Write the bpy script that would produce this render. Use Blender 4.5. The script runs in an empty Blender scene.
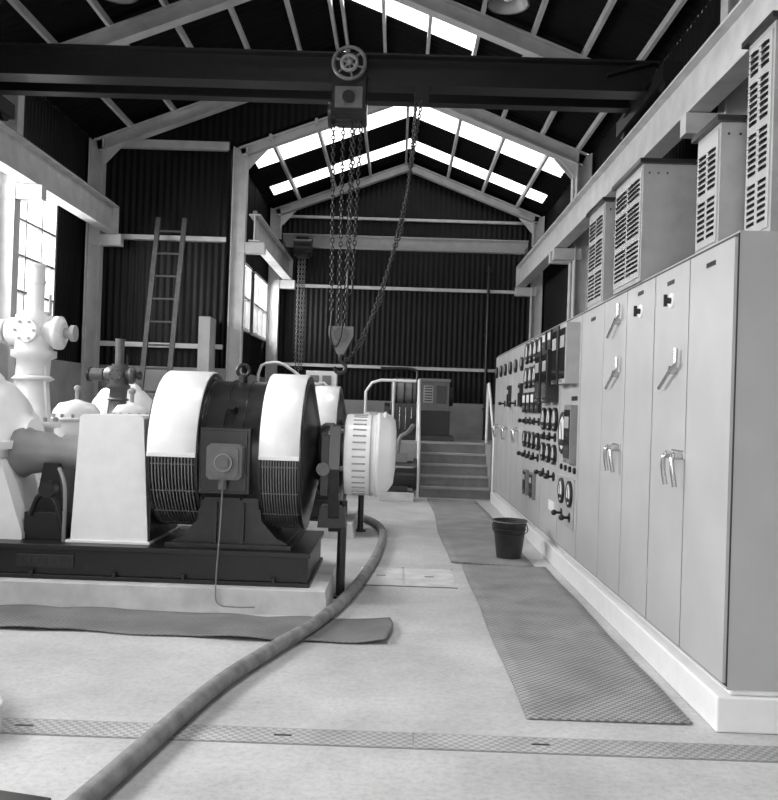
import bpy, math, random
from mathutils import Vector, Matrix, Quaternion
random.seed(4)
sc=bpy.context.scene
E=1.48
# ------------------------------------------------------------ materials
def mat(name,col,rough=.6,metal=0,var=.15,scale=6,bump=0,bscale=60,spec=.5,coat=0):
    m=bpy.data.materials.new(name); m.use_nodes=True
    n=m.node_tree.nodes; l=m.node_tree.links; bs=n['Principled BSDF']
    tc=n.new('ShaderNodeTexCoord')
    nz=n.new('ShaderNodeTexNoise'); nz.inputs['Scale'].default_value=scale; nz.inputs['Detail'].default_value=6
    l.new(tc.outputs['Object'],nz.inputs['Vector'])
    cr=n.new('ShaderNodeValToRGB')
    a=col*(1-var); b=min(1,col*(1+var))
    cr.color_ramp.elements[0].position=.3; cr.color_ramp.elements[1].position=.7
    cr.color_ramp.elements[0].color=(a,a,a,1); cr.color_ramp.elements[1].color=(b,b,b,1)
    l.new(nz.outputs['Fac'],cr.inputs['Fac']); l.new(cr.outputs['Color'],bs.inputs['Base Color'])
    bs.inputs['Roughness'].default_value=rough; bs.inputs['Metallic'].default_value=metal
    bs.inputs['Specular IOR Level'].default_value=spec
    if coat: bs.inputs['Coat Weight'].default_value=coat
    if bump:
        n2=n.new('ShaderNodeTexNoise'); n2.inputs['Scale'].default_value=bscale; n2.inputs['Detail'].default_value=4
        l.new(tc.outputs['Object'],n2.inputs['Vector'])
        bp=n.new('ShaderNodeBump'); bp.inputs['Strength'].default_value=bump; bp.inputs['Distance'].default_value=.01
        l.new(n2.outputs['Fac'],bp.inputs['Height']); l.new(bp.outputs['Normal'],bs.inputs['Normal'])
    return m
WHITE=mat('white_paint',.82,.3,var=.04,scale=9,bump=.05)
CAB=mat('cabinet_enamel',.43,.33,var=.06,scale=2.5,bump=.03,bscale=120)
CABD=mat('cabinet_seam',.03,.6)
STEELW=mat('painted_steel',.52,.5,var=.12,scale=5)
DARK=mat('dark_machine_paint',.018,.28,var=.3,scale=10,bump=.05)
BLACK=mat('black_iron',.007,.38,var=.3,scale=12,bump=.08)
GREY=mat('grey_paint',.2,.4,var=.12,scale=8)
BOXG=mat('terminal_box_paint',.11,.35,var=.15,scale=14)
LGREY=mat('light_grey_paint',.36,.4,var=.1,scale=8)
CHROME=mat('nickel_handle',.5,.25,metal=.9,var=.05)
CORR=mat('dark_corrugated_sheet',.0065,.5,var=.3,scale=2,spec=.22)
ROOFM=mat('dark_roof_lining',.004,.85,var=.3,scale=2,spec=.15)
DADO=mat('concrete_dado',.30,.8,var=.15,scale=3,bump=.15)
PLINTH=mat('plinth_concrete',.55,.8,var=.18,scale=5,bump=.3,bscale=25)
HOSE=mat('canvas_hose',.2,.75,var=.3,scale=12,bump=.3,bscale=120)
DIAL=mat('dial_face',.8,.3,var=.02)
GRILL=mat('grille_metal',.2,.4,metal=.3)
CHAINM=mat('chain_steel',.03,.4,metal=.5)
ROPE=mat('chain_fall_rope',.04,.6)
WOOD=mat('ladder_wood',.065,.7,var=.3,scale=14)
GALV=mat('bucket_steel',.028,.45,var=.4,scale=9)
LENS=mat('instrument_glass',.02,.08,var=.1)
def floor_mat():
    m=bpy.data.materials.new('concrete_floor'); m.use_nodes=True
    n=m.node_tree.nodes; l=m.node_tree.links; bs=n['Principled BSDF']
    tc=n.new('ShaderNodeTexCoord')
    a=n.new('ShaderNodeTexNoise'); a.inputs['Scale'].default_value=1.1; a.inputs['Detail'].default_value=9; a.inputs['Roughness'].default_value=.62
    b=n.new('ShaderNodeTexNoise'); b.inputs['Scale'].default_value=30; b.inputs['Detail'].default_value=9; b.inputs['Roughness'].default_value=.8
    l.new(tc.outputs['Object'],a.inputs['Vector']); l.new(tc.outputs['Object'],b.inputs['Vector'])
    r1=n.new('ShaderNodeValToRGB'); r1.color_ramp.elements[0].position=.32; r1.color_ramp.elements[1].position=.62
    r1.color_ramp.elements[0].color=(.38,.38,.38,1); r1.color_ramp.elements[1].color=(.56,.56,.56,1)
    r2=n.new('ShaderNodeValToRGB'); r2.color_ramp.elements[0].position=.32; r2.color_ramp.elements[1].position=.55
    r2.color_ramp.elements[0].color=(.72,.72,.72,1); r2.color_ramp.elements[1].color=(1,1,1,1)
    l.new(a.outputs['Fac'],r1.inputs['Fac']); l.new(b.outputs['Fac'],r2.inputs['Fac'])
    mx=n.new('ShaderNodeMixRGB'); mx.blend_type='MULTIPLY'; mx.inputs['Fac'].default_value=1
    l.new(r1.outputs['Color'],mx.inputs['Color1']); l.new(r2.outputs['Color'],mx.inputs['Color2'])
    l.new(mx.outputs['Color'],bs.inputs['Base Color'])
    bs.inputs['Roughness'].default_value=.55
    bp=n.new('ShaderNodeBump'); bp.inputs['Strength'].default_value=.12; bp.inputs['Distance'].default_value=.01
    l.new(b.outputs['Fac'],bp.inputs['Height']); l.new(bp.outputs['Normal'],bs.inputs['Normal'])
    return m
FLOOR=floor_mat()
def weave(name,c1,c2,scale):
    m=bpy.data.materials.new(name); m.use_nodes=True
    n=m.node_tree.nodes; l=m.node_tree.links; bs=n['Principled BSDF']
    tc=n.new('ShaderNodeTexCoord')
    ck=n.new('ShaderNodeTexChecker'); ck.inputs['Scale'].default_value=scale
    ck.inputs['Color1'].default_value=(c1,c1,c1,1); ck.inputs['Color2'].default_value=(c2,c2,c2,1)
    nz=n.new('ShaderNodeTexNoise'); nz.inputs['Scale'].default_value=3; nz.inputs['Detail'].default_value=8
    r=n.new('ShaderNodeValToRGB'); r.color_ramp.elements[0].position=.3; r.color_ramp.elements[1].position=.7
    r.color_ramp.elements[0].color=(.65,.65,.65,1)
    l.new(tc.outputs['Object'],ck.inputs['Vector']); l.new(tc.outputs['Object'],nz.inputs['Vector'])
    l.new(nz.outputs['Fac'],r.inputs['Fac'])
    mx=n.new('ShaderNodeMixRGB'); mx.blend_type='MULTIPLY'; mx.inputs['Fac'].default_value=1
    l.new(ck.outputs['Color'],mx.inputs['Color1']); l.new(r.outputs['Color'],mx.inputs['Color2'])
    l.new(mx.outputs['Color'],bs.inputs['Base Color']); bs.inputs['Roughness'].default_value=.85
    bp=n.new('ShaderNodeBump'); bp.inputs['Strength'].default_value=.4; bp.inputs['Distance'].default_value=.004
    l.new(ck.outputs['Fac'],bp.inputs['Height']); l.new(bp.outputs['Normal'],bs.inputs['Normal'])
    return m
MAT=weave('woven_matting',.19,.36,44)
MATD=weave('dark_matting',.15,.22,50)
CHECK=weave('chequer_plate',.32,.48,44)
def glassmat():
    m=bpy.data.materials.new('window_glazing'); m.use_nodes=True
    n=m.node_tree.nodes; l=m.node_tree.links
    n.remove(n['Principled BSDF']); t=n.new('ShaderNodeBsdfTransparent'); t.inputs['Color'].default_value=(.95,.95,.95,1)
    l.new(t.outputs['BSDF'],n['Material Output'].inputs['Surface']); return m
GLASS=glassmat()
BULB=mat('lamp_bulb',.8,.2)
# ------------------------------------------------------------ builder
class B:
    def __init__(s,name): s.name=name; s.v=[]; s.f=[]; s.m=[]; s.s=[]; s.mats=[]; s.off=Vector((0,0,0))
    def add(s,vs,fs,mt,sm=False):
        if mt not in s.mats: s.mats.append(mt)
        k=s.mats.index(mt); o=len(s.v)
        s.v+=[Vector(v)+s.off for v in vs]
        for f in fs: s.f.append([i+o for i in f]); s.m.append(k); s.s.append(sm)
    def box(s,x0,x1,y0,y1,z0,z1,mt):
        vs=[(x0,y0,z0),(x1,y0,z0),(x1,y1,z0),(x0,y1,z0),(x0,y0,z1),(x1,y0,z1),(x1,y1,z1),(x0,y1,z1)]
        s.add(vs,[(0,3,2,1),(4,5,6,7),(0,1,5,4),(1,2,6,5),(2,3,7,6),(3,0,4,7)],mt)
    def obox(s,p0,p1,w,h,mt,up=(0,0,1),dz=0):
        p0=Vector(p0);p1=Vector(p1);d=(p1-p0).normalized();u=Vector(up);r=d.cross(u)
        if r.length<1e-4: r=d.cross(Vector((0,1,0)))
        r.normalize(); u=r.cross(d).normalized()
        vs=[]
        for p in (p0,p1):
            for a,b in((-1,-1),(1,-1),(1,1),(-1,1)): vs.append(p+r*a*w/2+u*(b*h/2+dz))
        s.add(vs,[(0,1,2,3),(7,6,5,4),(0,4,5,1),(1,5,6,2),(2,6,7,3),(3,7,4,0)],mt)
    def ibeam(s,p0,p1,w,h,mt,up=(0,0,1),t=.02):
        s.obox(p0,p1,w,t,mt,up,h/2-t/2); s.obox(p0,p1,w,t,mt,up,-h/2+t/2); s.obox(p0,p1,t,h-2*t,mt,up)
    def prism(s,pts,axis,a0,a1,mt,sm=False):
        n=len(pts); vs=[]
        for a in(a0,a1):
            for p,q in pts:
                vs.append({'x':(a,p,q),'y':(p,a,q),'z':(p,q,a)}[axis])
        s.add(vs,[tuple(range(n)),tuple(range(2*n-1,n-1,-1))],mt)
        s.add(vs,[(i,(i+1)%n,n+(i+1)%n,n+i) for i in range(n)],mt,sm)
    def lathe(s,prof,o,ax,mt,seg=32,a0=0,a1=2*math.pi,sm=True):
        o=Vector(o);ax=Vector(ax).normalized()
        r=ax.cross(Vector((0,0,1)))
        if r.length<1e-3: r=Vector((1,0,0))
        r.normalize(); u=r.cross(ax)
        full=abs(a1-a0-2*math.pi)<1e-6
        n=seg if full else seg+1
        vs=[]
        for t,rr in prof:
            for i in range(n):
                a=a0+(a1-a0)*i/seg
                vs.append(o+ax*t+(r*math.cos(a)+u*math.sin(a))*rr)
        fs=[];fl=[]
        for j in range(len(prof)-1):
            for i in range(seg):
                i2=(i+1)%n
                q=(j*n+i,j*n+i2,(j+1)*n+i2,(j+1)*n+i)
                dt=abs(prof[j+1][0]-prof[j][0])
                (fl if dt<1e-5 else fs).append(q)
        s.add(vs,fs,mt,sm)
        if fl: s.add(vs,fl,mt,False)
    def cyl(s,p0,p1,r,mt,r1=None,seg=20):
        p0=Vector(p0);p1=Vector(p1);L=(p1-p0).length; r1=r if r1 is None else r1
        s.lathe([(0,0),(0,r),(L,r1),(L,0)],p0,p1-p0,mt,seg)
    def sph(s,c,r,mt,sx=1,sy=1,sz=1,seg=20,rings=10,half=False):
        vs=[];fs=[]
        lo=0 if half else -math.pi/2
        for j in range(rings+1):
            t=lo+(math.pi/2-lo)*j/rings
            for i in range(seg):
                a=2*math.pi*i/seg
                vs.append((c[0]+r*sx*math.cos(t)*math.cos(a),c[1]+r*sy*math.cos(t)*math.sin(a),c[2]+r*sz*math.sin(t)))
        for j in range(rings):
            for i in range(seg): fs.append((j*seg+i,j*seg+(i+1)%seg,(j+1)*seg+(i+1)%seg,(j+1)*seg+i))
        s.add(vs,fs,mt,True)
    def tube(s,pts,r,mt,seg=8,closed=False,smooth=0):
        pts=[Vector(p) for p in pts]
        if smooth:
            q=[];N=len(pts)
            for i in range(N-1):
                p0=pts[max(i-1,0)];p1=pts[i];p2=pts[i+1];p3=pts[min(i+2,N-1)]
                for k in range(smooth):
                    t=k/smooth
                    q.append(.5*((2*p1)+(p2-p0)*t+(2*p0-5*p1+4*p2-p3)*t*t+(3*p1-p0-3*p2+p3)*t**3))
            q.append(pts[-1]); pts=q
        N=len(pts); vs=[]; prev=None
        for i,p in enumerate(pts):
            if closed: d=pts[(i+1)%N]-pts[i-1]
            else: d=pts[min(i+1,N-1)]-pts[max(i-1,0)]
            d.normalize()
            if prev is None:
                u=d.cross(Vector((0,0,1)))
                if u.length<.05: u=d.cross(Vector((1,0,0)))
            else: u=prev-d*prev.dot(d)
            u.normalize(); prev=u; w=d.cross(u)
            for k in range(seg):
                a=2*math.pi*k/seg; vs.append(p+(u*math.cos(a)+w*math.sin(a))*r)
        fs=[]
        for i in range(N if closed else N-1):
            i2=(i+1)%N
            for k in range(seg): fs.append((i*seg+k,i*seg+(k+1)%seg,i2*seg+(k+1)%seg,i2*seg+k))
        s.add(vs,fs,mt,True)
        if not closed: s.add(vs,[tuple(range(seg)),tuple(range((N-1)*seg,N*seg))[::-1]],mt)
    def torus(s,c,ax,R,r,mt,seg=24,ts=8,st=None):
        ax=Vector(ax).normalized();u=ax.cross(Vector((0,0,1)))
        if u.length<.05: u=Vector((1,0,0))
        u.normalize();w=ax.cross(u)
        sx,sy=st or (1,1)
        s.tube([Vector(c)+u*math.cos(2*math.pi*i/seg)*R*sx+w*math.sin(2*math.pi*i/seg)*R*sy for i in range(seg)],r,mt,ts,closed=True)
    def chain(s,p0,p1,mt,L=.055,r=.006,sag=0):
        p0=Vector(p0);p1=Vector(p1);D=(p1-p0).length;n=max(2,int(D/(L*.75)))
        def P(t):
            p=p0.lerp(p1,t); p.z-=sag*4*t*(1-t); return p
        for i in range(n):
            c=P((i+.5)/n);d=(P(min(1,(i+.9)/n))-P((i+.1)/n)).normalized()
            sd=d.cross(Vector((1,.2,0)) if i%2 else Vector((.2,-1,0.01))).normalized()
            pts=[]
            for k in range(8):
                a=2*math.pi*k/8
                pts.append(c+d*math.cos(a)*L/2+sd*math.sin(a)*L*.3)
            s.tube(pts,r,mt,4,closed=True)
    def wheel(s,c,ax,R,r,mt,spokes=5):
        s.torus(c,ax,R,r,mt)
        ax=Vector(ax).normalized();u=ax.cross(Vector((0,0,1)))
        if u.length<.05: u=Vector((1,0,0))
        u.normalize();w=ax.cross(u);c=Vector(c)
        s.cyl(c-ax*r*1.5,c+ax*r*1.5,R*.22,mt)
        for i in range(spokes):
            a=2*math.pi*i/spokes+.3
            s.tube([c,c+(u*math.cos(a)+w*math.sin(a))*R],r*.7,mt,6)
    def finish(s,bevel=0):
        me=bpy.data.meshes.new(s.name); me.from_pydata([tuple(v) for v in s.v],[],s.f)
        for m in s.mats: me.materials.append(m)
        me.polygons.foreach_set('material_index',s.m); me.polygons.foreach_set('use_smooth',s.s)
        me.update()
        o=bpy.data.objects.new(s.name,me); sc.collection.objects.link(o)
        if bevel:
            md=o.modifiers.new('bevel','BEVEL'); md.width=bevel; md.segments=2; md.limit_method='ANGLE'; md.angle_limit=math.radians(50)
        return o
# ------------------------------------------------------------ building dims
XL=-4.85; XR=2.85; XB=-2.72; D=13.0; DB=17.25; Y0=-5.0
zA=lambda x: 6.97-.39*abs(x+1.0)
RB=.065
zB=lambda x: 6.5-.38*abs(x-RB)
YSTEP=14.35; PH=.9
def corr(b,axis,c,a0,a1,low,up,mt,pitch=.105,amp=.013):
    n=max(4,int((a1-a0)/pitch*4)); vs=[]
    for i in range(n+1):
        a=a0+(a1-a0)*i/n; o=amp*math.sin(2*math.pi*a/pitch)
        for z in (low(a) if callable(low) else low, up(a) if callable(up) else up):
            vs.append((a,c+o,z) if axis=='x' else (c+o,a,z))
    b.add(vs,[(2*i,2*i+2,2*i+3,2*i+1) for i in range(n)],mt,True)
b=B('floor'); b.box(XL-.1,XR+.1,Y0,DB+.1,-.1,0,FLOOR); b.finish()
DAZ=1.62
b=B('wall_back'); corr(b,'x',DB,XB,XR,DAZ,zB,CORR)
b.box(XB,XR,DB-.08,DB+.1,0,DAZ,DADO)
b.finish()
b=B('trim_1')
for z,h in((5.3,.05),(3.9,.06),(2.3,.06)): b.box(XB+.05,XR-.05,DB-.09,DB-.02,z-h/2,z+h/2,STEELW)
b.finish()
b=B('wall_gable')
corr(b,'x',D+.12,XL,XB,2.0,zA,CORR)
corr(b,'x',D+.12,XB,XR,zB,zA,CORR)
b.box(XL,XB,D+.02,D+.2,0,2.0,DADO)
b.box(-3.0,-2.83,12.6,D+.02,0,2.75,DADO)
b.finish()
b=B('trim_2')
for z,h in((5.42,.12),(3.98,.07),(2.33,.07)): b.box(XL+.05,XB,D-.02,D+.09,z-h/2,z+h/2,STEELW)
b.finish()
def wall_y(name,x,y0,y1,ztop,wins,dado):
    b=B(name); b.box(x-.06,x+.06,y0,y1,0,dado,DADO)
    ys=y0
    for (a,c,z0,z1) in wins:
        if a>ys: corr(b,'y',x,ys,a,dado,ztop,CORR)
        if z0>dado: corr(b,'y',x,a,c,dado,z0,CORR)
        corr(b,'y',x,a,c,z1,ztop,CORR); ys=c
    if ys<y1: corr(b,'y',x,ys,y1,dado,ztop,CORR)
    b.finish()
winA=[(a,a+2.4,2.35,4.15) for a in (-3.6,-.6,2.4,5.4)]+[(8.4,11.7,2.35,4.15)]
winB=[(13.55,15.05,2.75,3.85),(15.35,16.9,2.75,3.85)]
wall_y('wall_left',XL,Y0,D+.1,zA(XL)+.05,winA,2.0)
wall_y('wall_left_annex',XB,D,DB,zB(XB)+.05,winB,2.0)
wall_y('wall_right',XR,Y0,DB,5.54,[],2.0)
k=1
def window(x,a,c,z0,z1,nx,nz):
    global k
    b=B('window_%d'%k); k+=1
    b.box(x-.01,x,a,c,z0,z1,GLASS)
    t=.05
    for zz in (z0,z1): b.box(x-.05,x+.06,a,c,zz-t/2,zz+t/2,WHITE)
    for i in range(nx+1):
        y=a+(c-a)*i/nx; w=t if i in(0,nx) else .03
        b.box(x-.04,x+.05,y-w/2,y+w/2,z0,z1,GREY)
    for j in range(1,nz):
        z=z0+(z1-z0)*j/nz; b.box(x-.03,x+.04,a,c,z-.015,z+.015,GREY)
    b.finish()
for a,c,z0,z1 in winA: window(XL,a,c,z0,z1,4 if c-a<3 else 7,4)
for a,c,z0,z1 in winB: window(XB,a,c,z0,z1,3,2)
b=B('wall_front')
corr(b,'x',Y0,XL,-2.8,0,zA,CORR); corr(b,'x',Y0,1.0,XR,0,zA,CORR); corr(b,'x',Y0,-2.8,1.0,4.0,zA,CORR)  # unseen opening behind the camera, added and sized to let in fill light
b.finish()
b=B('trim_3'); b.box(-2.9,-2.8,Y0-.1,Y0+.1,0,4.0,STEELW); b.box(1.0,1.1,Y0-.1,Y0+.1,0,4.0,STEELW); b.box(-2.9,1.1,Y0-.1,Y0+.1,4.0,4.15,STEELW); b.finish()
def roof_patch(b,y0,y1,xa,za,xb,zb,mt=ROOFM):
    n=max(2,int((y1-y0)/.15*4)); vs=[]
    for i in range(n+1):
        y=y0+(y1-y0)*i/n;o=.012*math.sin(2*math.pi*y/.15)
        vs+= [(xa,y,za+o),(xb,y,zb+o)]
    b.add(vs,[(2*i,2*i+2,2*i+3,2*i+1) for i in range(n)],mt,True)
b=B('ceiling')
SA=((-1.4,-.9),(3.0,3.6),(5.9,6.4),(10.5,11.25))
ys=Y0
for a,c in SA+((D+.1,0),):
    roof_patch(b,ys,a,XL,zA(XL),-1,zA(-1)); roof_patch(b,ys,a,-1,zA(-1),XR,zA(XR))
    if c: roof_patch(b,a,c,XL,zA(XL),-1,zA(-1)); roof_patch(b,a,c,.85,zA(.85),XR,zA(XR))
    ys=c
b.finish()
SB=[(13.6,14.5),(15.75,16.4)]
b=B('ceiling_annex')
e=.2
for a,c in((D+.1,13.6),(14.5,15.75),(16.4,DB)):
    roof_patch(b,a,c,XB,zB(XB),RB,zB(RB)); roof_patch(b,a,c,RB,zB(RB),XR,zB(XR))
for a,c in SB:
    roof_patch(b,a,c,XB,zB(XB),XB+e,zB(XB+e)); roof_patch(b,a,c,XR-e,zB(XR-e),XR,zB(XR))
b.finish()
b=B('window_8')
for a,c in SB:
    roof_patch(b,a,c,XB+e,zB(XB+e)+.02,RB,zB(RB)+.02,GLASS); roof_patch(b,a,c,RB,zB(RB)+.02,XR-e,zB(XR-e)+.02,GLASS)
b.finish()
b=B('window_9')
for a,c in SA: roof_patch(b,a,c,-1,zA(-1)+.02,.85,zA(.85)+.02,GLASS)
b.finish()
b=B('roof_purlins')
def purl(x,y0,y1,zf):
    b.box(x-.022,x+.022,y0,y1,zf(x)-.12,zf(x)-.03,STEELW)
for x in(-4.2,-3.55,-2.9,-2.25,-1.6,-1.08,-.92,-.35,.25,.85,1.45,2.05,2.6): purl(x,Y0,D+.05,zA)
b.finish()
b=B('roof_purlins')
for x in(-2.1,-1.4,-.7,RB-.06,RB+.06,.85,1.55,2.25): purl(x,D+.05,DB,zB)
b.finish()
def frame(y,xl,xr,ridge,zf,h=.22,g0=.12):
    b=B('portal_frame')
    xl+=.16;xr-=.16
    g=g0+h/2
    el=(xl,y,zf(xl)-g);er=(xr,y,zf(xr)-g);ap=(ridge,y,zf(ridge)-g)
    b.ibeam(el,ap,.16,h,STEELW); b.ibeam(ap,er,.16,h,STEELW)
    b.ibeam((xl,y,0 if y<YSTEP or ridge!=RB else PH),(xl,y,el[2]+h/2),.16,.22,STEELW,up=(1,0,0))
    b.ibeam((xr,y,0 if y<YSTEP or ridge!=RB else PH),(xr,y,er[2]+h/2),.16,.22,STEELW,up=(1,0,0))
    for s,x,z in((1,xl,el[2]),(-1,xr,er[2])):
        b.prism([(x,z-.1),(x+s*.4,z-.1+.4*.36),(x,z-.4)],'y',y-.012,y+.012,STEELW)
    b.box(xl,xl+.42,y-.07,y+.07,3.8,3.97,STEELW); b.box(xr-.42,xr,y-.07,y+.07,3.8,3.97,STEELW)
    return b.finish()
for y in(-2,1,4,7,10,12.85): frame(y,XL,XR,-1,zA,h=.2,g0=.12)
frame(13.15,XB,XR,RB,zB,h=.14,g0=.06)
frame(17.0,XB,XR,RB,zB,h=.15,g0=.1)
def rail(x,y0,y1):
    b=B('crane_rail'); b.ibeam((x,y0,4.19),(x,y1,4.19),.18,.42,STEELW); b.box(x-.03,x+.03,y0,y1,4.4,4.45,GREY)
    b.box(x-.09,x+.09,y1-.02,y1,3.98,4.4,STEELW); b.finish()
rail(-4.42,Y0,12.85); rail(2.38,Y0,17.1); rail(-2.3,13.05,17.1)
# ------------------------------------------------------------ crane
b=B('overhead_crane')
yc=8.2
b.ibeam((-4.42,yc,4.72),(2.38,yc,4.72),.22,.30,BLACK)
b.ibeam((-4.42,yc+.55,4.72),(2.38,yc+.55,4.72),.14,.2,BLACK)
for x in(-4.42,2.38):
    b.box(x-.09,x+.09,yc-.55,yc+1.1,4.52,4.68,BLACK)
    b.box(x-.11,x+.11,yc-.2,yc+.75,4.62,4.72,BLACK)
    for yy in(yc-.42,yc+.95): b.cyl((x-.06,yy,4.555),(x+.06,yy,4.555),.1,BLACK)
b.obox((2.3,yc,4.86),(1.9,yc,4.74),.2,.03,BLACK)
tx=-.56
b.box(tx-.16,tx+.16,yc-.2,yc-.14,4.25,4.82,DARK); b.box(tx-.16,tx+.16,yc+.14,yc+.2,4.25,4.82,DARK)
for dx in(-.1,.1):
    b.cyl((tx+dx,yc-.16,4.62),(tx+dx,yc-.05,4.62),.07,BLACK); b.cyl((tx+dx,yc+.05,4.62),(tx+dx,yc+.16,4.62),.07,BLACK)
b.wheel((tx,yc-.27,4.70),(0,1,0),.15,.018,BOXG,6)
b.wheel((tx,yc-.27,4.70),(0,1,0),.07,.02,GREY,3)
b.cyl((tx,yc-.27,4.70),(tx,yc-.1,4.70),.03,BLACK)
b.box(tx-.12,tx+.12,yc-.14,yc+.14,4.22,4.5,DARK)
b.box(tx-.13,tx+.13,yc-.22,yc-.2,4.3,4.5,BOXG); b.cyl((tx,yc-.24,4.4),(tx,yc-.2,4.4),.06,DARK)
b.cyl((tx-.17,yc,4.32),(tx+.17,yc,4.32),.12,DARK); b.cyl((tx-.2,yc,4.32),(tx-.17,yc,4.32),.15,DARK)
for dx,dy,zb in((-.15,-.05,2.35),(-.06,.05,2.2),(.03,0,2.2),(.12,-.05,2.7),(.06,-.1,2.75)):
    b.chain((tx+dx,yc+dy,4.25),(tx+dx*.7,yc+dy,zb),CHAINM)
b.tube([(tx+.04,yc-.1,2.75),(tx+.045,yc-.1,2.6),(tx+.065,yc-.08,2.55),(tx+.085,yc-.05,2.6),(tx+.084,yc-.05,2.7)],.01,CHAINM,5,smooth=6)
b.tube([(tx-.105,yc-.05,2.35),(tx-.11,yc-.06,2.15),(tx-.06,yc-.06,2.05),(tx-.01,yc-.06,2.15),(tx,yc-.06,2.3)],.008,CHAINM,5,smooth=6)
hx=tx-.01
b.prism([(hx-.12,2.25),(hx+.12,2.25),(hx+.12,2.16),(hx+.03,1.98),(hx-.03,1.98),(hx-.12,2.16)],'y',yc-.04,yc+.04,BOXG)
b.cyl((hx,yc-.06,2.17),(hx,yc+.06,2.17),.07,DARK)
b.tube([(hx,yc,2.0),(hx,yc,1.93),(hx+.05,yc,1.87),(hx+.03,yc,1.81),(hx-.03,yc,1.81),(hx-.055,yc,1.86)],.018,DARK,8,smooth=5)
b.chain((.15,yc,4.6),(-.02,yc,3.2),ROPE,L=.045,r=.006); b.chain((-.02,yc,3.2),(-.36,yc,2.1),ROPE,L=.045,r=.006)
b.chain((.09,yc,4.6),(.03,yc,3.6),ROPE,L=.045,r=.006); b.chain((.03,yc,3.6),(-.2,yc,2.5),ROPE,L=.045,r=.006); b.chain((-.2,yc,2.5),(-.45,yc,2.0),ROPE,L=.045,r=.006)
b.chain((-.36,yc,2.1),(-.52,yc,1.92),ROPE,L=.045,r=.006)
b.box(.06,.2,yc-.1,yc+.1,4.46,4.6,BLACK)
b.finish()
b=B('overhead_crane')
b.ibeam((-2.3,16.2,4.62),(2.38,16.2,4.62),.16,.24,LGREY)
for x in(-2.3,2.38): b.box(x-.06,x+.06,15.8,16.6,4.452,4.56,DARK)
b.box(-2.02,-1.78,16.0,16.32,4.3,4.66,BLACK); b.cyl((-2.06,16.1,4.48),(-1.72,16.1,4.48),.17,BLACK)
for dx in(-.06,0,.05): b.chain((-1.9+dx,16.05,4.3),(-1.9+dx,16.05,2.1+dx),BOXG,L=.06,r=.007)
b.finish()
for x,y in((1.0,8.75),(-3.05,8.75),(1.0,3),(-3.05,3),(-1,-2)):
    b=B('pendant_lamp')
    z=5.68
    b.lathe([(0,.22),(.05,.215),(.13,.14),(.2,.07),(.3,.06),(.3,0)],(x,y,z),(0,0,1),GREY,28)
    b.lathe([(0.005,.205),(.12,.13),(.19,.06)],(x,y,z),(0,0,1),LGREY,28)
    b.sph((x,y,z+.09),.055,BULB)
    b.tube([(x,y,z+.29),(x,y,zA(x)-.04)],.012,BLACK,6)
    b.finish()
# ------------------------------------------------------------ switchgear
XF=1.60; CH=2.38; XK=2.3
def handle_pair(b,y,z):
    b.box(XF-.035,XF-.02,y-.1,y+.1,z-.02,z+.03,CHROME)
    for s in(-1,1):
        yy=y+s*.07
        b.cyl((XF-.02,yy,z),(XF-.075,yy,z),.022,CHROME)
        b.tube([(XF-.06,yy,z),(XF-.085,yy+s*.0,z-.01),(XF-.085,yy+s*.01,z-.08),(XF-.07,yy+s*.01,z-.17)],.014,CHROME,8,smooth=5)
def latch(b,y,z):
    b.cyl((XF-.02,y,z),(XF-.06,y,z),.025,CHROME)
    b.tube([(XF-.055,y-.1,z+.03),(XF-.055,y,z),(XF-.055,y+.2,z-.1)],.011,CHROME,8)
    b.tube([(XF-.05,y-.07,z+.02),(XF-.05,y-.07,z+.12)],.013,CHROME,8)
def knob(b,y,z):
    b.cyl((XF-.02,y,z),(XF-.03,y,z),.045,DIAL); b.cyl((XF-.03,y,z),(XF-.06,y,z),.018,BLACK)
    b.box(XF-.07,XF-.05,y-.006,y+.006,z-.035,z+.035,BLACK)
def carcass(name,y0,y1,nd):
    b=B(name)
    b.box(XF,XK,y0+.002,y1-.002,.2,CH,CAB)
    w=(y1-y0)/nd
    for i in range(nd):
        b.box(XF-.02,XF-.003,y0+i*w+.008,y0+(i+1)*w-.008,.23,CH-.03,CAB)
        b.box(XF-.005,XF+.001,y0+i*w+.001,y0+(i+1)*w-.001,.215,CH-.01,CABD)
    return b
c=carcass('switchgear_cabinet',4.05,5.3,2)
handle_pair(c,4.76,1.27); latch(c,4.86,1.75); knob(c,4.97,2.16)
for y,z in((4.36,2.27),(5.0,2.27)): c.box(XF-.024,XF-.018,y-.06,y+.06,z-.012,z+.012,BLACK)
for z in(.5,1.4,2.2): c.cyl((XF-.022,5.29,z-.04),(XF-.022,5.29,z+.04),.008,CAB)
c.finish(.006)
c=carcass('switchgear_cabinet',5.304,6.6,2)
handle_pair(c,6.1,1.25); latch(c,6.15,1.78); latch(c,6.15,2.16); knob(c,5.6,2.17)
c.box(XF-.024,XF-.018,5.56,5.68,2.28,2.305,BLACK); c.finish(.006)
c=carcass('switchgear_cabinet',6.604,7.4,1); c.box(XF-.024,XF-.018,6.9,7.05,2.25,2.28,BLACK); c.finish(.006)
def dial(b,y,z,r=.07):
    b.lathe([(0,r),(.03,r),(.035,r*.8),(.03,r*.78)],(XF-.02,y,z),(-1,0,0),BLACK,20)
    b.cyl((XF-.02,y,z),(XF-.047,y,z),r*.79,DIAL)
    b.obox((XF-.05,y,z-r*.3),(XF-.05,y+r*.3,z+r*.5),.004,r*.08,BLACK)
    b.box(XF-.052,XF-.047,y-r*.5,y+r*.5,z-r*.6,z-r*.3,BLACK)
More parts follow.
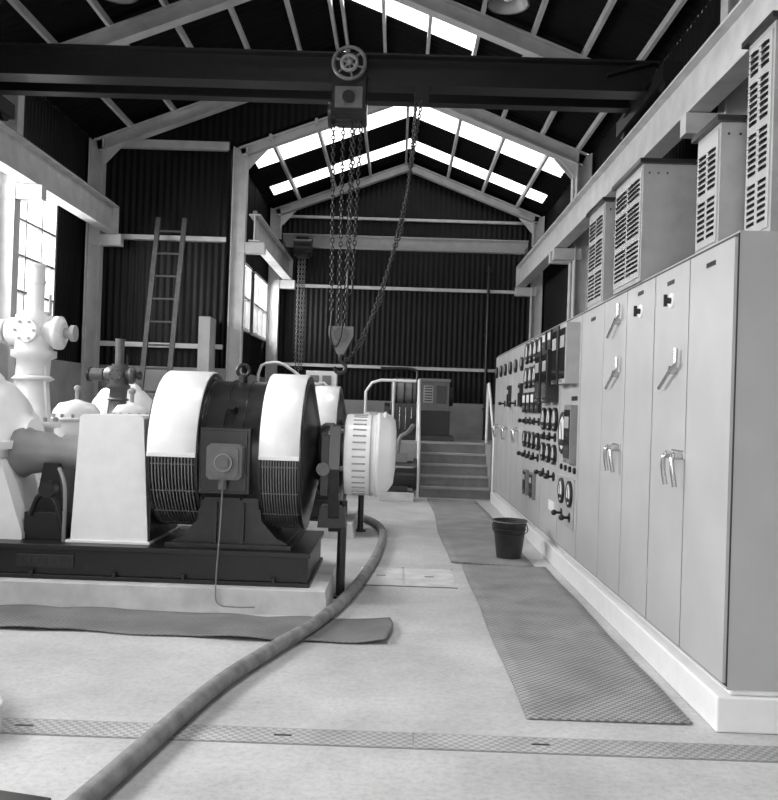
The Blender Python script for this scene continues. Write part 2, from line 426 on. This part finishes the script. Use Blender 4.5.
def sqm(b,y,z,h=.08):
    b.box(XF-.06,XF-.02,y-h,y+h,z-h,z+h,BLACK); b.box(XF-.063,XF-.06,y-h*.75,y+h*.75,z-h*.0,z+h*.75,DIAL)
    b.cyl((XF-.06,y,z-h*.5),(XF-.068,y,z-h*.5),h*.2,GREY)
def relay(b,y,z,w,h,m=BLACK,t=.14):
    b.box(XF-t,XF-.02,y-w/2,y+w/2,z-h/2,z+h/2,m); b.box(XF-t-.006,XF-t,y-w*.4,y+w*.4,z-h*.42,z+h*.42,LENS)
    b.box(XF-t-.009,XF-t-.005,y-w*.3,y+w*.3,z+h*.1,z+h*.3,LGREY)
    b.cyl((XF-t,y,z-h*.46),(XF-t-.02,y,z-h*.46),.012,CHROME)
def rotsw(b,y,z):
    b.cyl((XF-.02,y,z),(XF-.035,y,z),.045,BLACK); b.tube([(XF-.035,y,z),(XF-.09,y,z)],.013,BLACK,8); b.sph((XF-.1,y,z),.028,BLACK,seg=10,rings=6)
c=carcass('instrument_panel',7.404,8.3,1)
relay(c,7.63,2.02,.3,.54,LGREY); relay(c,8.02,2.02,.3,.54,BLACK); relay(c,7.63,1.3,.3,.52,GREY,.08)
dial(c,8.02,1.3,.2); c.box(XF-.03,XF-.02,7.5,8.2,.45,.9,LGREY)
for y in(7.65,8.02): dial(c,y,.76,.12); rotsw(c,y,.55)
c.box(XF-.024,XF-.018,7.5,7.75,1.6,1.64,BLACK)
for y in(7.5,7.7,7.9,8.1): c.cyl((XF-.02,y,.98),(XF-.04,y,.98),.028,BLACK)
c.finish(.004)
c=carcass('instrument_panel',8.304,9.3,1)
relay(c,8.55,1.85,.32,.52); relay(c,8.98,1.85,.34,.52)
for y in(8.48,8.8,9.12): sqm(c,y,2.24,.1); dial(c,y,1.42,.12); rotsw(c,y,1.24); dial(c,y,1.07,.1)
for y in(8.5,8.8,9.1): rotsw(c,y,.85)
c.box(XF-.024,XF-.018,8.45,8.75,.5,.6,DIAL); c.finish(.004)
c=carcass('instrument_panel',9.304,10.6,1)
for y in(9.48,9.8,10.12,10.44):
    dial(c,y,2.2,.13); dial(c,y,1.9,.13); sqm(c,y,1.6,.12); rotsw(c,y,1.38); dial(c,y,1.16,.1); rotsw(c,y,.98)
relay(c,9.7,.65,.24,.3,GREY,.06); relay(c,10.2,.65,.24,.3,GREY,.06); c.finish(.004)
for i,(a,d) in enumerate(((10.604,11.7),(11.704,12.8),(12.804,13.85))):
    c=carcass('switchgear_cabinet',a,d,2)
    m=(a+d)/2; handle_pair(c,m,1.25); dial(c,m-.28,2.1,.09); dial(c,m+.28,2.1,.09)
    if i<2: relay(c,m-.28,1.7,.2,.3,BLACK,.06); rotsw(c,m+.28,1.6)
    c.finish(.006)
b=B('cabinet_plinth'); b.box(XF-.05,XK+.02,4.04,13.86,0,.17,WHITE); b.box(XF+.02,XK,4.06,13.85,.17,.2,WHITE); b.finish(.01)
def ventbox(x0,x1,y0,y1,z1,nc=2):
    b=B('louvred_resistor_box'); z0=CH
    b.box(x0,x1,y0,y1,z0,z1,LGREY); b.box(x0-.03,x1+.03,y0-.03,y1+.03,z1,z1+.03,DARK)
    b.box(x0-.008,x0,y0+.02,y1-.02,z0+.03,z1-.03,CAB)
    w=(y1-y0-.06)/nc
    n=int((z1-z0-.12)/.032)
    for c in range(nc):
        a=y0+.03+c*w+.02; e=a+w-.04
        for i in range(n):
            if i%8==7: continue
            z=z0+.07+i*.032
            b.box(x0-.011,x0-.007,a,e,z,z+.017,BLACK)
            b.add([(x0-.009,a,z+.018),(x0-.009,e,z+.018),(x0-.03,e,z+.006),(x0-.03,a,z+.006)],[(0,1,2,3)],CAB)
    for i in range(3): b.cyl((x0+.04+i*.06,y0-.004,z1-.06),(x0+.04+i*.06,y0,z1-.06),.006,BLACK)
    return b.finish()
ventbox(1.75,2.28,4.07,4.38,3.4,2)
ventbox(1.64,2.28,4.44,4.78,3.03)
ventbox(1.58,2.28,5.65,6.35,3.16)
ventbox(1.62,2.28,6.85,7.4,3.2)
# ------------------------------------------------------------ mats, floor plates, bucket, hose
def sheet(name,x0,x1,y0,y1,mt,nx,ny,fn,z0=.004):
    b=B(name); vs=[]
    for j in range(ny+1):
        for i in range(nx+1):
            x=x0+(x1-x0)*i/nx;y=y0+(y1-y0)*j/ny
            x2,y2,z=fn(x,y); vs.append((x2,y2,z0+z))
    W=nx+1
    b.add(vs,[(j*W+i,j*W+i+1,(j+1)*W+i+1,(j+1)*W+i) for j in range(ny) for i in range(nx)],mt,True)
    o=b.finish(); md=o.modifiers.new('thickness','SOLIDIFY'); md.thickness=.006; md.offset=1
    return o
sheet('floor_mat',.66,1.46,4.12,8.15,MAT,10,60,lambda x,y:(x+.006*math.sin(y*3.1)+(8.15-y)*.002,y,.004*abs(math.sin(y*5+x*2))*(1 if x>1.3 or x<.8 else .4)))
sheet('floor_mat',.55,1.34,8.2,14.0,MAT,10,60,lambda x,y:(x+.015*math.sin(y*1.7),y+.05*math.sin(x*4),.005*abs(math.sin(y*4))))
def lm(x,y):
    z=.010*abs(math.sin(x*6.5+y*2))*(.4+.6*math.sin(x*2)**2)
    if y<5.5: z+=.015*max(0,math.sin(x*5))
    if x>-.35: z+=.03*((x+.35)/.35)**2*(1 if y<5.7 else .5)
    return (x+.02*math.sin(y*8),y+.03*math.sin(x*2.2)+.012*math.sin(x*9),z)
sheet('floor_mat',-4.4,.0,5.33,5.92,MATD,200,14,lm)
b=B('trench_cover_plate')
xs=[-4.6,-3.4,-2.2,-1.05,.12,1.25,2.4]
for i in range(len(xs)-1):
    b.box(xs[i]+.004,xs[i+1]-.004,3.72,3.89,.0,.004,CHECK)
    b.box((xs[i]+xs[i+1])/2-.04,(xs[i]+xs[i+1])/2+.04,3.8,3.815,.004,.006,BLACK)
b.box(-4.6,2.4,3.712,3.72,0,.002,GREY); b.box(-4.6,2.4,3.89,3.898,0,.002,GREY)
b.finish()
b=B('trench_cover_plate')
for a,d in((-.3,.1),(.1,.55)):
    b.box(a+.01,d-.01,7.1,7.9,0,.004,PLINTH); b.box((a+d)/2-.04,(a+d)/2+.04,7.5,7.52,.004,.006,BLACK)
b.box(-.3,.55,7.08,7.1,0,.002,CABD); b.box(-.3,.55,7.9,7.915,0,.002,CABD)
b.finish()
b=B('bucket'); bx,by=1.17,8.62
b.lathe([(0,0),(0,.125),(.36,.17),(.365,.178),(.375,.178),(.375,.165),(.02,.12),(.02,0)],(bx,by,.016),(0,0,1),GALV,32)
b.torus((bx,by,.38),(0,0,1),.172,.008,GREY)
b.torus((bx,by,.30),(0,0,1),.165,.004,GALV)
b.tube([(bx-.172,by,.35),(bx-.16,by-.09,.28),(bx,by-.165,.25),(bx+.16,by-.09,.28),(bx+.172,by,.35)],.005,CHAINM,6,smooth=6)
b.finish()
b=B('canvas_hose')
hp=[(-1.22,2.3),(-1.12,2.75),(-1.05,3.16),(-.98,3.63),(-.86,4.35),(-.68,5.0),(-.48,5.65),(-.3,6.7),(-.17,8.1),(-.12,9.4),(-.18,10.3),(-.4,11.0),(-.75,11.15),(-1.2,11.2)]
b.tube([(x,y,.05) for x,y in hp],.043,HOSE,16,smooth=14); b.finish()
b=B('concrete_block'); b.prism([(-2.6,3.6),(-1.66,3.6),(-1.7,3.75),(-2.0,4.2),(-2.6,4.25)],'z',.005,.13,PLINTH); b.finish(.02)
b=B('timber_board'); b.obox((-1.9,3.2,.012),(-1.22,3.05,.012),.08,.024,BLACK); b.finish()
# ------------------------------------------------------------ pump sets
def pumpset(oy):
    b=B('motor_pump_set'); b.off=Vector((0,oy,0))
    cz=1.11; cy=6.65
    b.prism([(-4.3,0),(-.445,0),(-.47,.17),(-4.3,.17)],'y',5.98,7.35,PLINTH)
    b.box(-4.2,-.59,6.1,7.2,.17,.2,BLACK); b.box(-4.18,-.61,6.13,7.17,.2,.39,BLACK); b.box(-4.2,-.59,6.08,7.22,.385,.42,BLACK)
    for x in(-.85,-1.5,-2.0,-2.6): b.cyl((x,6.1,.2),(x,6.1,.235),.018,DARK,seg=6)
    b.box(-2.72,-2.3,6.118,6.13,.25,.34,DARK)
    for i in range(7): b.box(-2.69+i*.055,-2.66+i*.055,6.114,6.12,.27,.32,DARK)
    b.lathe([(0,.42),(0,.54),(.49,.54),(.49,.42)],(-1.44,cy,cz),(1,0,0),DARK,48)
    for i in range(4): b.lathe([(0,.54),(0,.552),(.015,.552),(.015,.54)],(-1.41+i*.14,cy,cz),(1,0,0),DARK,48)
    for x0,x1 in((-1.78,-1.43),(-.98,-.69)):
        w=x1-x0
        b.lathe([(0,.2),(0,.56),(w,.56),(w,.2)],(x0,cy,cz),(1,0,0),BLACK,48)
        b.lathe([(-.0,.57),(0.0,.60),(.008,.608),(w-.008,.608),(w,.60),(w,.57)],(x0,cy,cz),(1,0,0),WHITE,40,a0=-math.radians(1),a1=math.radians(181))
        b.box(x0,x1,cy-.612,cy-.56,cz-.03,cz,WHITE)
        n=14
        for i in range(n+1):
            x=x0+.008+(w-.016)*i/n
            b.lathe([(0,.57),(0,.588),(.008,.588),(.008,.57)],(x-.004,cy,cz),(1,0,0),GRILL,36,a0=math.radians(183),a1=math.radians(357))
        for i in range(9):
            a=math.radians(188+164*i/8)
            c=Vector((0,math.cos(a)*.582,math.sin(a)*.582))
            p=Vector((x0,cy,cz))+c
            b.tube([p,p+Vector((w,0,0))],.006,GRILL,4)
        b.lathe([(0,.5),(0,.595),(.02,.595),(.02,.5)],(x1-.01,cy,cz),(1,0,0),DARK,48)
        b.lathe([(0,.5),(0,.595),(.02,.595),(.02,.5)],(x0-.01,cy,cz),(1,0,0),DARK,48)
    b.lathe([(0,.56),(.03,.5),(.07,.3),(.1,.18),(.1,0)],(-.69,cy,cz),(1,0,0),DARK,40)
    b.lathe([(0,.56),(-.03,.5),(-.07,.3),(-.1,.14),(-.1,0)],(-1.78,cy,cz),(1,0,0),DARK,40)
    b.cyl((-1.2,cy-.1,cz+.5),(-1.2,cy-.1,cz+.58),.035,BLACK); b.torus((-1.2,cy-.1,cz+.62),(0,1,0),.045,.014,BLACK)
    b.cyl((-1.2,6.3,cz+.3),(-1.2,6.12,cz+.36),.04,BLACK)
    b.prism([(-1.42,.8),(-.99,.8),(-.97,.62),(-.86,.5),(-.78,.46),(-.78,.42),(-1.62,.42),(-1.62,.46),(-1.54,.5),(-1.44,.62)],'y',6.22,7.08,DARK)
    b.box(-1.66,-.74,6.16,7.14,.42,.455,DARK)
    for x in(-1.3,-1.1): b.box(x-.01,x+.01,6.18,6.24,.45,.75,DARK)
    b.box(-1.4,-1.04,6.05,6.25,.83,1.3,DARK); b.box(-1.38,-1.06,6.035,6.06,.85,1.28,DARK)
    b.prism([(-1.3,.94),(-1.1,.94),(-1.075,.965),(-1.075,1.165),(-1.1,1.19),(-1.3,1.19),(-1.325,1.165),(-1.325,.965)],'y',5.93,6.04,BOXG)
    b.prism([(-1.28,.96),(-1.12,.96),(-1.1,.98),(-1.1,1.15),(-1.12,1.17),(-1.28,1.17),(-1.3,1.15),(-1.3,.98)],'y',5.915,5.935,BOXG)
    b.cyl((-1.2,5.92,1.06),(-1.2,5.9,1.06),.06,BOXG); b.torus((-1.2,5.9,1.06),(0,1,0),.06,.005,GREY); b.box(-1.235,-1.165,5.893,5.9,1.03,1.09,BOXG)
    b.cyl((-1.215,5.98,.95),(-1.215,5.98,.87),.03,BOXG)
    b.tube([(-1.215,5.98,.88),(-1.22,5.97,.6),(-1.235,5.97,.25),(-1.22,5.95,.08),(-1.1,5.92,.06),(-.95,5.93,.06)],.006,GREY,6,smooth=6)
    b.cyl((-.6,cy,cz),(-.3,cy,cz),.09,GREY)
    b.lathe([(0,0),(0,.22),(.03,.24),(.1,.24),(.13,.2),(.13,0)],(-.59,cy,cz),(1,0,0),DARK,32)
    b.prism([(6.35,cz+.22),(6.95,cz+.22),(6.98,cz-.1),(6.9,cz-.45),(6.75,.42+.1),(6.5,.42+.1),(6.4,cz-.45),(6.32,cz-.1)],'x',-.5,-.42,DARK)
    for yy,zz in((6.42,cz+.18),(6.88,cz+.18),(6.4,cz-.1),(6.9,cz-.1),(6.45,cz-.4)): b.cyl((-.42,yy,zz),(-.4,yy,zz),.022,GREY,seg=8)
    b.box(-.56,-.5,6.33,6.5,cz-.3,cz+.15,BLACK); b.cyl((-.54,6.3,cz-.1),(-.54,6.42,cz-.1),.05,BOXG)
    b.prism([(-.58,.56),(-.36,.56),(-.38,.72),(-.56,.72)],'y',6.42,6.6,BLACK)
    b.cyl((-.4,6.6,0),(-.4,6.6,.75),.035,DARK); b.cyl((-.4,6.6,0),(-.4,6.6,.02),.07,DARK)
    b.lathe([(0,0),(0,.27),(.01,.31),(.04,.315),(.07,.31),(.24,.31),(.25,.325),(.27,.325),(.28,.305),(.34,.28),(.38,.22),(.395,.1),(.395,0)],(-.4,cy,cz),(1,0,0),WHITE,48)
    for i in range(36):
        a=2*math.pi*i/36
        p=Vector((-.33,cy+math.cos(a)*.312,cz+math.sin(a)*.312)); b.tube([p,p+Vector((.1,0,0))],.008,LGREY,4)
    b.lathe([(0,.31),(0,.322),(.012,.322),(.012,.31)],(-.2,cy,cz),(1,0,0),LGREY,48)
    b.cyl((-2.6,cy,cz),(-1.8,cy,cz),.08,GREY)
    b.prism([(-2.37,.42),(-1.80,.42),(-1.86,1.34),(-1.88,1.36),(-2.31,1.36),(-2.33,1.34)],'y',6.22,7.05,WHITE)
    b.box(-1.82,-1.79,6.24,7.03,.42,1.0,DARK)
    b.box(-2.4,-1.78,6.2,7.07,.42,.44,WHITE)
    b.lathe([(0,0),(0,.12),(.25,.12),(.3,.15),(.45,.17),(.5,.2),(.55,.2),(.55,0)],(-2.36,cy-.1,cz-.06),(-1,0,0),GREY,28)
    b.box(-2.75,-2.45,6.3,7.0,.42,.62,BLACK); b.prism([(-2.72,.6),(-2.5,.6),(-2.55,.98),(-2.66,.98)],'y',6.4,6.8,BLACK)
    b.tube([(-2.45,6.3,.42),(-2.5,6.25,.7),(-2.62,6.25,.75),(-2.7,6.3,.6)],.02,DARK,8,smooth=5)
    b.tube([(-2.42,6.22,.42),(-2.42,6.22,.8),(-2.5,6.3,.95)],.015,GREY,8,smooth=5); b.cyl((-2.55,6.2,.8),(-2.55,6.28,.8),.06,DARK)
    px=-3.3
    b.lathe([(-.4,.0),(-.4,.2),(-.33,.22),(-.3,.4),(-.22,.5),(-.06,.54),(-.06,.58),(.06,.58),(.06,.54),(.22,.48),(.32,.38),(.38,.24),(.46,.2),(.46,0)],(px,cy,cz),(1,0,0),WHITE,40)
    b.box(px-.4,px+.42,6.08,7.2,cz-.03,cz+.03,WHITE)
    for i in range(9):
        b.cyl((px-.36+i*.09,6.11,cz+.03),(px-.36+i*.09,6.11,cz+.065),.02,LGREY,seg=6)
    for s in(-1,1):
        b.prism([(px+s*.2,cz-.1),(px+s*.38,cz-.1),(px+s*.56,.46),(px+s*.56,.42),(px+s*.05,.42),(px+s*.05,.46)][::s],'y',6.25,6.95,WHITE)
    b.sph((px+.1,6.6,cz+.42),.14,WHITE,sz=1.1)
    b.cyl((px+.1,6.6,cz+.54),(px+.1,6.6,cz+.64),.03,LGREY)
    b.cyl((px-.1,7.05,cz),(px-.1,7.4,cz),.24,WHITE); b.cyl((px-.1,7.34,cz),(px-.1,7.4,cz),.33,WHITE)
    return b.finish(.004)
pumpset(0); pumpset(3.55)
def valve(x,y,zb,sc_,m1,m2):
    b=B('motorised_valve')
    S=sc_
    def P(dx,dy,dz): return (x+dx*S,y+dy*S,zb+dz*S)
    b.cyl(P(0,0,-.0),P(0,0,.1),.2*S,m1)
    b.lathe([(0,.26*S),(.05*S,.26*S),(.06*S,.17*S),(.4*S,.14*S),(.62*S,.15*S),(.64*S,.2*S),(.7*S,.2*S),(.7*S,0)],P(0,0,.08),(0,0,1),m1,28)
    for i in range(10):
        a=2*math.pi*i/10; b.cyl(P(.22*math.cos(a),.22*math.sin(a),.12),P(.22*math.cos(a),.22*math.sin(a),.17),.02*S,LGREY,seg=6)
    for s in(-1,1): b.obox(P(s*.15,-.05,.15),P(s*.1,-.05,.75),.03*S,.05*S,m1)
    b.lathe([(0,.15*S),(.02*S,.19*S),(.05*S,.15*S)]*1,P(0,0,.5),(0,0,1),m1,28)
    b.cyl(P(0,0,.78),P(0,0,1.1),.17*S,m1)
    b.lathe([(0,0),(0,.1*S),(.04*S,.13*S),(.44*S,.13*S),(.45*S,.155*S),(.5*S,.155*S),(.53*S,.1*S),(.53*S,0)],P(-.25,0,.95),(1,0,0),m1,24)
    b.cyl(P(-.27,0,.95),P(-.5,0,.95),.11*S,m1); b.cyl(P(-.5,0,.95),P(-.54,0,.95),.13*S,m2)
    b.cyl(P(.28,0,.95),P(.36,0,.95),.05*S,m2); b.cyl(P(.34,0,.95),P(.38,0,.95),.075*S,m2)
    b.cyl(P(0,-.1,.95),P(0,-.22,.95),.11*S,m1)
    for i in range(6):
        a=2*math.pi*i/6; b.cyl(P(.085*math.cos(a),-.22,.95+.085*math.sin(a)),P(.085*math.cos(a),-.235,.95+.085*math.sin(a)),.012*S,m2,seg=6)
    b.cyl(P(0,0,1.08),P(0,0,1.14),.13*S,m1); b.cyl(P(0,0,1.1),P(0,0,1.55),.075*S,m1); b.cyl(P(0,0,1.4),P(0,0,1.43),.085*S,m1); b.cyl(P(0,0,1.55),P(0,0,1.58),.085*S,m1)
    b.tube([P(.14,0,1.0),P(.14,-.02,1.3)],.014*S,m2,6)
    b.cyl((x,y,0),(x,y,.06),.3*S,m1); b.cyl((x,y,.05),(x,y,zb),.17*S,m1)
    return b
valve(-3.37,7.8,1.12,1,WHITE,LGREY).finish()
valve(-3.02,9.15,1.15,.62,BOXG,DARK).finish()
def dome(x,y,r,zt):
    b=B('surge_vessel')
    b.lathe([(0,0),(0,r*.9),(.05,r),(zt-r*.8,r),(zt-r*.5,r*.93),(zt-r*.2,r*.7),(zt-.03,r*.35),(zt,0)],(x,y,0),(0,0,1),WHITE,32)
    b.torus((x,y,zt-r*.85),(0,0,1),r*1.03,.02,WHITE)
    b.cyl((x,y,zt-.02),(x,y,zt+.08),.02,LGREY); b.sph((x,y,zt+.1),.035,LGREY)
    for i in range(14):
        a=2*math.pi*i/14; b.cyl((x+r*1.02*math.cos(a),y+r*1.02*math.sin(a),zt-r*.85),(x+r*1.02*math.cos(a),y+r*1.02*math.sin(a),zt-r*.85+.05),.016,LGREY,seg=6)
    b.finish()
dome(-2.62,8.35,.19,1.46); dome(-3.22,8.5,.24,1.47)
dome(-3.25,11.8,.24,1.5)
b=B('ladder')
for i,x in enumerate((-3.76,-3.36)):
    b.obox((x-.06,12.2,0.0),(x+.06-.02,12.83,4.25),.045,.07,WOOD,up=(1,0,0))
for i in range(12):
    t=(i+.6)/12.2; x0=-3.82+.1*t
    b.tube([(x0,12.2+.63*t,4.25*t),(x0+.4,12.2+.63*t,4.25*t)],.017,WOOD,8)
b.finish()
# ------------------------------------------------------------ platform and steps
b=B('raised_platform')
b.box(XB+.07,XR-.07,YSTEP+1.0,DB-.09,0,PH,DADO)
b.box(XB+.07,.415,YSTEP,YSTEP+1.0,0,PH,DADO)
b.box(1.585,XR-.07,YSTEP,YSTEP+1.0,0,PH,DADO)
b.finish()
b=B('steps')
n=5
for i in range(n):
    z=PH*(i+1)/n; b.box(.42,1.58,YSTEP+.22*i-.05,YSTEP+.995,PH*i/n,z-.03,GREY); b.box(.42,1.58,YSTEP+.22*i-.08,YSTEP+.995,z-.03,z,LGREY)
b.finish()
b=B('handrail'); b.tube([(-2.4,14.5,PH),(-2.4,14.5,PH+1.1),(-2.2,14.5,PH+1.28),(-1.95,14.5,PH+1.25),(-1.5,14.5,PH+.95),(-1.2,14.5,PH+.9),(-1.2,14.5,PH)],.026,WHITE,8,smooth=3); b.finish()
b=B('handrail')
b.tube([(-.55,14.45,PH),(-.55,14.45,PH+.85),(-.45,14.45,PH+1.0),(-.3,14.45,PH+1.05),(.3,14.45,PH+1.05)],.024,WHITE,8); b.tube([(-.08,14.45,PH),(-.08,14.45,PH+1.05)],.02,WHITE,8)
b.finish()
b=B('handrail'); b.tube([(.37,14.2,0),(.37,14.2,.95),(.37,14.35,1.15),(.37,15.2,2.0),(.37,15.35,2.0),(.37,15.42,PH)],.026,WHITE,8); b.finish()
b=B('handrail'); b.tube([(1.63,14.25,0),(1.63,14.25,1.0),(1.63,15.3,1.98),(1.63,15.5,1.98),(1.63,15.5,PH)],.024,WHITE,8); b.finish()
b=B('diesel_generator')
gx=-.15
b.box(gx-.15,gx+1.2,15.7,16.6,PH,PH+.1,DARK); b.box(gx,gx+.5,15.8,16.5,PH+.1,PH+.56,DARK)
b.box(gx+.52,gx+1.12,15.75,16.5,PH+.1,PH+.56,BLACK)
for i in range(4): b.tube([(gx+.08+i*.11,15.78,PH+.2),(gx+.08+i*.11,15.76,PH+.4),(gx+.08+i*.11,15.8,PH+.6)],.014,CHROME,6)
# cylinder bank and end housing, light grey
b.box(gx+.02,gx+.5,15.8,16.4,PH+.56,PH+.68,DARK)
b.lathe([(0,0),(0,.2),(.03,.26),(.07,.27),(.42,.27),(.46,.26),(.47,.2),(.47,0)],(gx+.02,16.08,PH+.88),(1,0,0),GREY,28)
b.box(gx+.56,gx+1.1,15.78,16.4,PH+.58,PH+1.14,BOXG); b.box(gx+.54,gx+1.12,15.75,16.43,PH+1.1,PH+1.15,GREY)
b.box(gx+.62,gx+.8,15.765,15.78,PH+.7,PH+1.02,LGREY); b.box(gx+.86,gx+1.04,15.765,15.78,PH+.7,PH+1.02,DARK)
for i in range(6): b.box(gx+.64,gx+.78,15.758,15.766,PH+.73+i*.05,PH+.75+i*.05,BLACK)
for t in(.1,.25,.4): b.lathe([(0,.27),(0,.285),(.03,.285),(.03,.27)],(gx+t,16.08,PH+.88),(1,0,0),DARK,28)
b.cyl((gx+1.12,16.08,PH+.85),(gx+1.18,16.08,PH+.85),.2,BLACK)
b.cyl((gx+.55,15.72,PH+.3),(gx+.55,15.8,PH+.3),.18,BLACK)
b.cyl((gx-.1,16.1,PH+.4),(gx,16.1,PH+.4),.28,DARK)
b.tube([(gx+.5,16.3,PH+1.1),(gx+.5,16.35,PH+1.3),(gx+.3,16.4,PH+1.35),(gx-.2,16.5,PH+1.35)],.03,DARK,8,smooth=4)
b.finish(.008)
b=B('electric_blower')
b.cyl((-.25,13.75,.42),(.3,13.75,.42),.22,DARK); b.cyl((.28,13.75,.42),(.34,13.75,.42),.26,BLACK); b.box(-.25,.3,13.55,13.95,0,.14,PLINTH); b.box(-.15,.2,13.62,13.88,.14,.3,DARK)
b.box(-.12,.18,13.66,13.84,.6,.76,GREY); b.tube([(.02,13.75,.75),(.05,13.75,1.0),(.18,13.8,1.1),(.26,14.25,1.2)],.035,GREY,8,smooth=5); b.finish(.006)
b=B('control_pedestal')
b.box(-1.65,-1.1,15.1,15.35,PH+.65,PH+1.2,WHITE); b.box(-1.42,-1.33,15.15,15.3,PH,PH+.65,LGREY); b.box(-1.6,-1.15,15.05,15.4,PH,PH+.03,LGREY)
for x in(-1.52,-1.3):
    b.box(x-.06,x+.1,15.085,15.1,PH+.95,PH+1.12,GREY); b.cyl((x,15.1,PH+.8),(x,15.07,PH+.8),.04,BLACK)
b.finish(.006)
b=B('wall_pipe'); b.tube([(1.75,DB-.13,PH),(1.75,DB-.13,4.4)],.03,BLACK,8)
for z in(1.5,3,4.3): b.box(1.7,1.8,DB-.14,DB-.02,z,z+.04,BLACK)
b.finish()
# ------------------------------------------------------------ light
w=bpy.data.worlds.new('sky'); sc.world=w; w.use_nodes=True
bg=w.node_tree.nodes['Background']; bg.inputs['Color'].default_value=(1,1,1,1); bg.inputs['Strength'].default_value=2.8
def area(name,loc,rot,sx,sy,e):
    l=bpy.data.lights.new(name,'AREA'); l.shape='RECTANGLE'; l.size=sx; l.size_y=sy; l.energy=e
    o=bpy.data.objects.new(name,l); o.location=loc; o.rotation_euler=rot; sc.collection.objects.link(o)
for a,c,z0,z1 in winA:
    area('window_daylight_boost',(XL-.4,(a+c)/2,(z0+z1)/2+.3),(0,math.radians(-68),0),z1-z0,c-a,300*(c-a)/2.4)  # helper lamps added outside the windows to strengthen the sky's daylight
for a,c,z0,z1 in winB:
    area('window_daylight_boost',(XB-.3,(a+c)/2,(z0+z1)/2+.2),(0,math.radians(-75),0),z1-z0,c-a,80)  # same added helper lamps for the annex windows
for a,c in SA: area('skylight_daylight',(-.1,(a+c)/2,7.3),(0,0,0),1.6,.6,170)
area('rear_fill',(-.8,Y0-.6,2.6),(math.radians(84),0,0),3.6,3.4,100)  # unseen fill lamp added behind the camera, lights faces turned toward it
# ------------------------------------------------------------ camera
cam=bpy.data.cameras.new('camera'); co=bpy.data.objects.new('camera',cam); sc.collection.objects.link(co)
cam.lens=850/800*36; cam.sensor_width=36; cam.clip_start=.05
yaw=math.atan(9/850); pit=math.atan(8/850)
R=Matrix.Rotation(yaw,4,'Z')@Matrix.Rotation(math.pi/2+pit,4,'X')@Matrix.Rotation(math.radians(1.9),4,'Z')
co.matrix_world=Matrix.Translation((0,0,E))@R
sc.camera=co
sc.view_settings.view_transform='Standard'; sc.view_settings.look='None'
